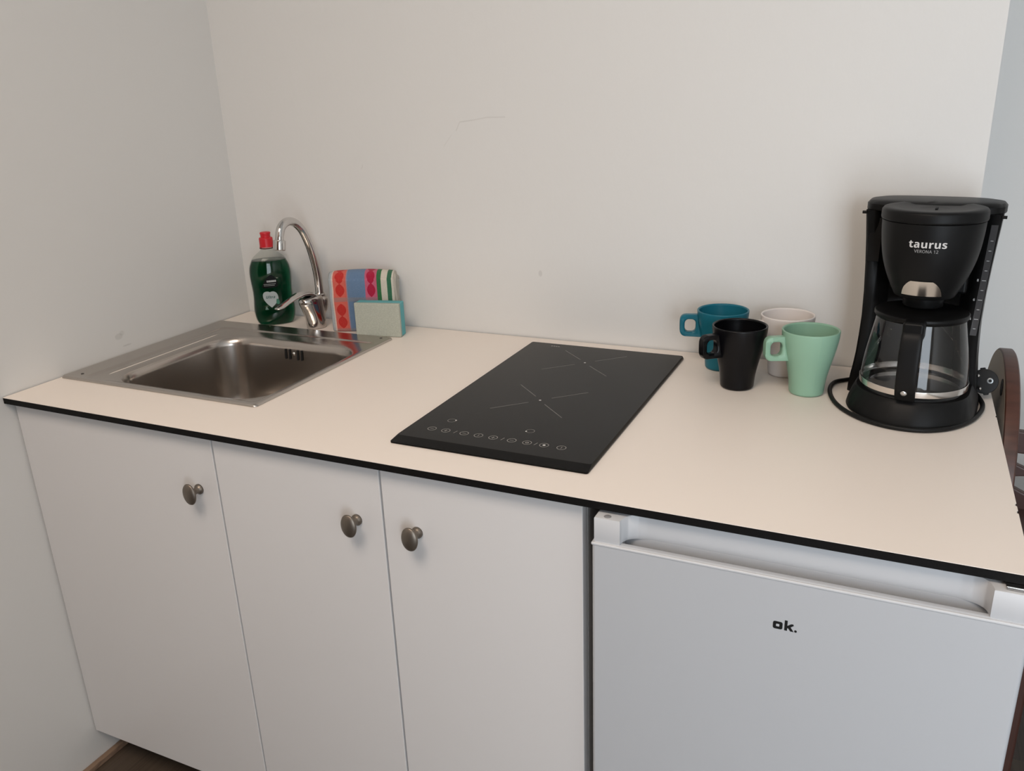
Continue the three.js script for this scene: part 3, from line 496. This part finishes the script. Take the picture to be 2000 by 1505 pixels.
// ------------------------------------------------------------------ coffee maker
const CM = { at: [1.395, 0, 0.155], turn: -0.122 };
{
  const c = thing('coffee_maker', 'black drip coffee maker with glass carafe at right end of worktop', 'coffee maker', CM.at, CM.turn);   // local +z is its front
  const D = (half, front, back, y, n = 72, cz = 0.02, p = 2.1) => Array.from({ length: n }, (_, i) => {   // plan: round nose in front, squared back
    const a = i / n * Math.PI * 2, s = Math.sin(a), co = Math.cos(a), q = s > 0 ? p : 5;
    const k = (Math.abs(co) ** q + Math.abs(s) ** q) ** (-1 / q);
    return V3(co * k * half, y, cz + s * k * (s > 0 ? front - cz : cz - back));
  });
  part('base', crease(loft([D(0.085, 0.104, -0.093, 0.0), D(0.0865, 0.106, -0.094, 0.003), D(0.0845, 0.103, -0.094, 0.012), D(0.0805, 0.097, -0.0935, 0.024), D(0.077, 0.0925, -0.093, 0.032), D(0.0745, 0.090, -0.0925, 0.0345), D(0.070, 0.086, -0.09, 0.0335)], true, true).toNonIndexed(), 0.7), mattPlastic, c);
  part('hot_plate', lathe([[0.0001, 0.0365], [0.060, 0.0365], [0.064, 0.035], [0.065, 0.033]], 48).translate(0, 0, 0.02), std({ color: lin(0.05, 0.05, 0.05), metalness: 0.6, roughness: 0.4 }), c);
  // tall water tank at the back with two cheeks that reach forward
  const colX = -0.0065;
  const tank = (y, w, zb, zf, notch) => { const p = [], add = (x, z) => p.push(V3(x + colX, y, z)); const r = 0.02;
    for (let i = 0; i <= 8; i++) { const a = Math.PI + i / 8 * Math.PI / 2; add(-w + r + r * Math.cos(a), zb + r + r * Math.sin(a)); }
    for (let i = 0; i <= 8; i++) { const a = -Math.PI / 2 + i / 8 * Math.PI / 2; add(w - r + r * Math.cos(a), zb + r + r * Math.sin(a)); }
    add(w, zf - 0.003); add(w - 0.003, zf); add(w - 0.012, zf); add(w - 0.017, zf - 0.002);
    for (let i = 0; i <= 10; i++) { const u = i / 10, x = (w - 0.019) * (1 - 2 * u); add(x, zf - 0.004 - notch * Math.sqrt(Math.max(0, 1 - (1 - 2 * u) ** 2))); }
    add(-(w - 0.017), zf - 0.002); add(-(w - 0.012), zf); add(-(w - 0.003), zf); add(-w, zf - 0.003);
    return p; };
  const cheeks = [[0.0, 0.0880, -0.020], [0.010, 0.0878, -0.020], [0.028, 0.0860, -0.021], [0.042, 0.0840, -0.022], [0.062, 0.0818, -0.0225], [0.09, 0.0800, -0.0225], [0.12, 0.0788, -0.0225], [0.16, 0.0795, -0.023], [0.20, 0.0815, -0.023], [0.24, 0.0840, -0.021], [0.27, 0.0862, -0.018], [0.279, 0.0870, -0.017]];
  part('tank', crease(loft(cheeks.map(([y, w, zf]) => tank(y, w, -0.094, zf, zf + 0.056)), true, true, true).toNonIndexed(), 0.5), blackPlastic, c);
  part('tank_cap', crease(loft([[0.2785, 0.0885, 0], [0.2795, 0.0895, 0.001], [0.2875, 0.0895, 0.001], [0.2915, 0.086, -0.004], [0.2935, 0.074, -0.012]].map(([y, w, d]) => Array.from({ length: 64 }, (_, i) => { const a = i / 64 * Math.PI * 2, q = 3.2, co = Math.cos(a), s = Math.sin(a), k = (Math.abs(co) ** q + Math.abs(s) ** q) ** (-1 / q); return V3(colX + co * k * w, y, -0.052 + s * k * (0.044 + d)); })), true, true).toNonIndexed(), 0.6), blackPlastic, c);
  for (const s of [-1, 1]) part('cap_pin', cyl(0.0022, 0.0022, 0.006, 12).rotateZ(Math.PI / 2).translate(colX + s * 0.0885, 0.2755, -0.02), blackPlastic, c);
  part('side_panel', rbox(-0.0085, 0.0085, 0.205, 0.268, 0, 0.0016, 0.0007, 1).rotateX(-0.06).translate(-0.0775, 0, -0.0072), mattPlastic, c);
  // water gauge on the right cheek
  const ga = [[0.066, 0.0655, 0.006], [0.268, 0.0735, -0.0165]];
  const gx = (y) => colX + 0.0655 + (y - 0.09) / 0.18 * 0.0075, gz = (y) => { for (let i = 0; i + 1 < cheeks.length; i++) if (y <= cheeks[i + 1][0]) { const u = (y - cheeks[i][0]) / (cheeks[i + 1][0] - cheeks[i][0]); return cheeks[i][2] * (1 - u) + cheeks[i + 1][2] * u; } return -0.018; };
  const strip = []; for (let i = 0; i <= 30; i++) { const y = 0.108 + i / 30 * 0.157, w = 0.0042, x = gx(y) + 0.006, z = gz(y) + 0.0002; strip.push([V3(x - w, y, z), V3(x + w, y, z), V3(x + w, y, z + 0.0012), V3(x - w, y, z + 0.0012)]); }
  const gauge = part('water_gauge', crease(loft(strip, true, true, true).toNonIndexed(), 0.5), phys({ color: lin(0.045, 0.045, 0.047), roughness: 0.25 }), c, 'dark grey water level gauge');
  const ticks = [];
  for (let i = 0; i < 10; i++) { const y = 0.118 + i * 0.0139, big = i % 2 === 1 && i < 7; ticks.push(box(-(big ? 0.0026 : 0.0017), big ? 0.0026 : 0.0017, -0.0004, 0.0004, 0, 0.0003).translate(gx(y) + 0.006, y, gz(y) + 0.0015)); if (big) ticks.push(letters(['4', '6', '8'][(i - 1) / 2], 0.0034, font, 0.0002).translate(gx(y) - 0.0015, y, gz(y) + 0.0012)); }
  part('gauge_marks', ticks, std({ color: lin(0.4, 0.4, 0.4), roughness: 0.6 }), gauge, 'pale gauge marks');
  // brew basket housing
  const hop = [[0.036, 0.1705], [0.0385, 0.1715], [0.0410, 0.176], [0.0475, 0.190], [0.0535, 0.205], [0.0585, 0.222], [0.0617, 0.240], [0.0635, 0.258], [0.0642, 0.272], [0.0642, 0.2755]];
  const hc = new THREE.SplineCurve(hop.map((q) => V2(...q))).getPoints(60);
  const hz = 0.0205;
  const housing = part('filter_housing', lathe([[0.0001, 0.1705], ...hc.map((v) => [v.x, v.y]), [0.061, 0.2775], [0.0001, 0.2775]], 80).translate(0, 0, hz), mattPlastic, c);
  part('outlet', lathe([[0.0001, 0.1545], [0.022, 0.1545], [0.026, 0.157], [0.027, 0.171]], 40).translate(0, 0, hz), blackPlastic, housing);
  part('bridge', rbox(-0.05, 0.05, 0.168, 0.279, -0.06, -0.012, 0.004), blackPlastic, c);
  const lid = part('lid', lathe([[0.0635, 0.2762], [0.0655, 0.2770], [0.0662, 0.279], [0.0658, 0.2885], [0.0635, 0.2915], [0.058, 0.2925], [0.050, 0.2920], [0.042, 0.2903], [0.022, 0.2897], [0.018, 0.2890], [0.012, 0.2885], [0.0001, 0.2885]], 80).translate(0, 0, hz), mattPlastic, c);
  part('steam_vent', rbox(-0.0016, 0.0016, 0.2884, 0.2905, -0.006, 0.006, 0.0006, 1).translate(0.002, 0, hz), holeMat, lid);
  const radiusAt = (y) => { const i = hc.findIndex((v) => v.y > y); return i < 1 ? 0.064 : hc[i].x; };
  const bend = (g, lift, flat = false) => { const t = new TessellateModifier(0.003, 5).modify(g.index ? g.toNonIndexed() : g), p = t.attributes.position; for (let i = 0; i < p.count; i++) { const y = p.getY(i), r = radiusAt(y) + lift + p.getZ(i), a = p.getX(i) / 0.062; p.setXYZ(i, Math.sin(a) * r, y, hz + Math.cos(a) * r); } for (const n of ['normal', 'uv']) t.deleteAttribute(n); const m = mergeVertices(t, 1e-6); m.computeVertexNormals(); return flat ? t.computeVertexNormals() ?? t : m; };
  const big = letters('taurus', 0.0098, font, 0.0002); big.scale(1.08, 1, 1);
  part('brand_lettering', bend(big.translate(0.0025, 0.2505, 0), 0.0002, true), paleInk, housing, 'pale bold brand lettering');
  part('model_lettering', bend(letters('VERONA 12', 0.0041, fontR, 0.0002).translate(0.0015, 0.2415, 0), 0.0002, true), std({ color: lin(0.3, 0.3, 0.3), roughness: 0.6 }), housing, 'small pale model lettering');
  const badgeW = [[0.1775, 0.0375], [0.183, 0.0345], [0.189, 0.0300], [0.194, 0.0245], [0.1975, 0.0195], [0.199, 0.0165]], bg = new THREE.PlaneGeometry(2, 1, 32, 20), bp = bg.attributes.position;
  for (let i = 0; i < bp.count; i++) {
    const y = 0.1775 + (bp.getY(i) + 0.5) * 0.0215, j = Math.max(0, Math.min(4, badgeW.findIndex((q) => q[0] > y) - 1)), t = (y - badgeW[j][0]) / (badgeW[j + 1][0] - badgeW[j][0]), w = badgeW[j][1] + (badgeW[j + 1][1] - badgeW[j][1]) * Math.min(1, t);
    const a = bp.getX(i) * w / 0.062, r = 0.0432 + (y - 0.1775) / 0.0215 * 0.0085 + 0.0006;
    bp.setXYZ(i, Math.sin(a) * r, y, hz + Math.cos(a) * r);
  }
  bg.computeVertexNormals();
  part('badge', bg, std({ color: lin(0.62, 0.60, 0.57), metalness: 1, roughness: 0.2 }), housing, 'polished silver badge');
  // carafe
  const k = thing('glass_carafe', 'empty glass coffee carafe with black lid and handle in coffee maker', 'carafe', [CM.at[0] + 0.02 * Math.sin(CM.turn), 0.0367, CM.at[2] + 0.02 * Math.cos(CM.turn)], CM.turn);
  const gl = new THREE.SplineCurve([[0.058, 0.001], [0.067, 0.004], [0.0708, 0.012], [0.0702, 0.025], [0.0678, 0.045], [0.0645, 0.065], [0.0610, 0.085], [0.0588, 0.098], [0.0580, 0.104], [0.0600, 0.1075]].map((q) => V2(...q))).getPoints(60).map((v) => [v.x, v.y]);
  part('glass', lathe([[0.0001, 0.0006], ...gl], 80), phys({ color: 0xffffff, transmission: 1, thickness: 0, roughness: 0.01, ior: 1.5 }), k, 'clear glass jug');
  part('metal_band', lathe([[0.0700, 0.0035], [0.0716, 0.0040], [0.0720, 0.0045], [0.0722, 0.0125], [0.0716, 0.0130]], 80), std({ color: lin(0.72, 0.68, 0.64), metalness: 1, roughness: 0.14 }), k, 'polished metal band');
  const cl = part('carafe_lid', lathe([[0.0001, 0.1175], [0.020, 0.1175], [0.024, 0.1145], [0.048, 0.1130], [0.0595, 0.1115], [0.0612, 0.1100], [0.0612, 0.1060], [0.0590, 0.1030], [0.0001, 0.1030]], 72), blackPlastic, k, 'black carafe lid');
  part('hinge_block', rbox(-0.0135, 0.0135, 0.087, 0.112, 0.056, 0.0815, 0.004, 3), blackPlastic, cl);
  const hp = [[0.100, 0.0720], [0.094, 0.0800], [0.080, 0.0850], [0.060, 0.0875], [0.040, 0.0880], [0.022, 0.0860], [0.010, 0.0800], [0.0035, 0.0765]], hcv = new THREE.CatmullRomCurve3(hp.map(([y, z]) => V3(0, y, z))), hr = [];
  for (let i = 0; i <= 40; i++) { const q = hcv.getPoint(i / 40), tg = hcv.getTangent(i / 40), nm = V3(0, -tg.z, tg.y), w = 0.0135 - 0.0005 * i / 40; hr.push(Array.from({ length: 28 }, (_, j) => { const a = j / 28 * Math.PI * 2, e = 0.45, cs = Math.cos(a), sn = Math.sin(a); return q.clone().add(V3(Math.sign(cs) * Math.abs(cs) ** e * w, 0, 0)).addScaledVector(nm, Math.sign(sn) * Math.abs(sn) ** e * 0.0045); })); }
  const handle = part('handle', loft(hr, true, true), mattPlastic, k, 'black curved handle');
  part('screw', lathe([[0.0001, 0.0024], [0.0026, 0.0022], [0.0042, 0.0008], [0.0042, 0]], 24).rotateX(Math.PI / 2 + 0.35).translate(-0.001, 0.0145, 0.0872), std({ color: lin(0.6, 0.6, 0.6), metalness: 1, roughness: 0.3 }), handle, 'bright screw');
  // mains lead round the foot, and its plug
  const lead = [[1.352, 0.062, 0.020], [1.325, 0.068, 0.006], [1.2994, 0.083, 0.0037], [1.2850, 0.0985, 0.0037], [1.2795, 0.1350, 0.0037], [1.2905, 0.1905, 0.0037], [1.3105, 0.2280, 0.0037], [1.337, 0.2545, 0.0037], [1.3706, 0.2695, 0.0037], [1.4089, 0.2690, 0.0037], [1.4420, 0.2500, 0.0037], [1.4690, 0.2130, 0.0037], [1.4850, 0.1680, 0.0037], [1.4895, 0.1340, 0.0037], [1.4870, 0.1080, 0.0037], [1.4790, 0.0800, 0.0080], [1.4775, 0.070, 0.018]];
  const back = new THREE.Group(); back.position.set(...CM.at); back.rotation.y = CM.turn; back.updateMatrix(); const inv = back.matrix.clone().invert();
  part('mains_lead', tube(lead.map(([x, z, y]) => V3(x, y, z).applyMatrix4(inv).toArray()), 0.0033, 200, 12), rubberMat, c, 'black mains lead');
  const plug = part('plug', [lathe([[0.0001, 0], [0.0175, 0], [0.0185, 0.002], [0.0185, 0.014], [0.0170, 0.017], [0.0170, 0.020], [0.014, 0.026], [0.0075, 0.034], [0.0055, 0.044], [0.0001, 0.044]], 36).rotateX(-Math.PI / 2), rbox(-0.0035, 0.0035, 0.0165, 0.0205, -0.017, -0.001, 0.001, 1), rbox(-0.0035, 0.0035, -0.0205, -0.0165, -0.017, -0.001, 0.001, 1)], rubberMat, c, 'black mains plug');
  for (const sy of [-1, 1]) part('plug_pin', lathe([[0.0001, 0.019], [0.0018, 0.0185], [0.0024, 0.017], [0.0024, 0]], 16).rotateX(Math.PI / 2).translate(-0.0065, sy * 0.0095, 0), chromeMat, plug);
  part('earth_socket', lathe([[0.0022, 0.0006], [0.0042, 0.0006], [0.0042, 0]], 20).rotateX(Math.PI / 2).translate(0.0075, 0, 0.0002), std({ color: lin(0.28, 0.3, 0.31), metalness: 0.7, roughness: 0.4 }), plug);
  const pm = new THREE.Matrix4().compose(V3(1.4905, 0.0285, 0.1015).applyMatrix4(inv), new THREE.Quaternion().setFromEuler(new THREE.Euler(-0.28, 0.002, 0.25)), V3(1, 1, 1));
  plug.traverse((o) => o.geometry.applyMatrix4(pm));
}

// ------------------------------------------------------------------ wooden seats beyond the worktop's end
{
  const wood = std({ map: woodTexture('#4e2e23', '#27140e'), roughness: 0.42 }), rear = std({ color: lin(0.33, 0.27, 0.21), roughness: 0.6 });
  const s = thing('folding_stool', 'folded stool with upright round brown seat beside the worktop end', 'stool', [1.5205, -H, -0.011]);
  const yc = H - 0.161, R = 0.204;
  const seat = part('seat', lathe([[0.0001, 0], [R - 0.002, 0], [R, 0.002], [R, 0.0175], [R - 0.003, 0.0200], [0.0001, 0.0200]], 96).rotateZ(-Math.PI / 2).translate(0, yc, 0), wood, s, 'round brown wooden seat');
  part('seat_underside', lathe([[0.0001, 0], [R - 0.003, 0], [R - 0.003, 0.0008]], 96).rotateZ(-Math.PI / 2).translate(-0.0006, yc, 0), rear, seat, 'beige seat underside');
  part('hinge_hole', cyl(0.013, 0.013, 0.0014, 24).rotateZ(Math.PI / 2).translate(-0.0008, yc + 0.168, 0.066), holeMat, seat);
  const bar = (x, z0, z1, y0, y1) => { const l = Math.hypot(z1 - z0, y1 - y0); return new RoundedBoxGeometry(0.013, l, 0.03, 2, 0.004).rotateX(Math.atan2(z1 - z0, y1 - y0)).translate(x, (y0 + y1) / 2, (z0 + z1) / 2); };
  for (const [x, z0, z1] of [[0.0270, -0.16, 0.10], [0.0405, 0.14, -0.08]]) part('leg', bar(x, z0, z1, 0.014, yc + 0.02), wood, s);
}
{
  const wood = std({ map: woodTexture('#4a2e26', '#22120d'), roughness: 0.4 });
  const c = thing('wooden_chair', 'dark brown wooden chair with curved back slats beside the fridge', 'chair', [1.779, -H, -0.25]);
  for (const sx of [-1, 1]) part('leg', rbox(sx * 0.196 - 0.009, sx * 0.196 + 0.009, 0, H - 0.178, -0.014, 0.014, 0.005, 3), wood, c);
  for (const sx of [-1, 1]) part('leg', rbox(sx * 0.184 - 0.016, sx * 0.184 + 0.016, 0, 0.435, 0.378, 0.41, 0.006, 3), wood, c);
  const slat = (y0, y1, lo, hi) => { const s = new THREE.Shape(); s.moveTo(-0.189, y0); s.quadraticCurveTo(-0.10, y0 - lo, 0, y0 - lo * 0.2); s.quadraticCurveTo(0.10, y0 - lo, 0.189, y0); s.lineTo(0.189, y1); s.quadraticCurveTo(0.10, y1 - hi, 0, y1); s.quadraticCurveTo(-0.10, y1 - hi, -0.189, y1); s.closePath(); return extrude(s, 0.018, 0.003, 2, 20).translate(0, 0, -0.009); };
  for (const [y0, y1, lo, hi] of [[H - 0.216, H - 0.172, 0, 0], [H - 0.266, H - 0.234, -0.02, 0.045], [H - 0.40, H - 0.279, 0, 0.06]]) part('back_slat', slat(y0, y1, lo, hi), wood, c);
  part('seat', rbox(-0.202, 0.202, 0.436, 0.462, -0.012, 0.415, 0.008, 3), wood, c);
}
scene.traverse((o) => { if (o.isMesh) { o.castShadow = true; o.receiveShadow = true; } });
renderer.render(scene, camera);
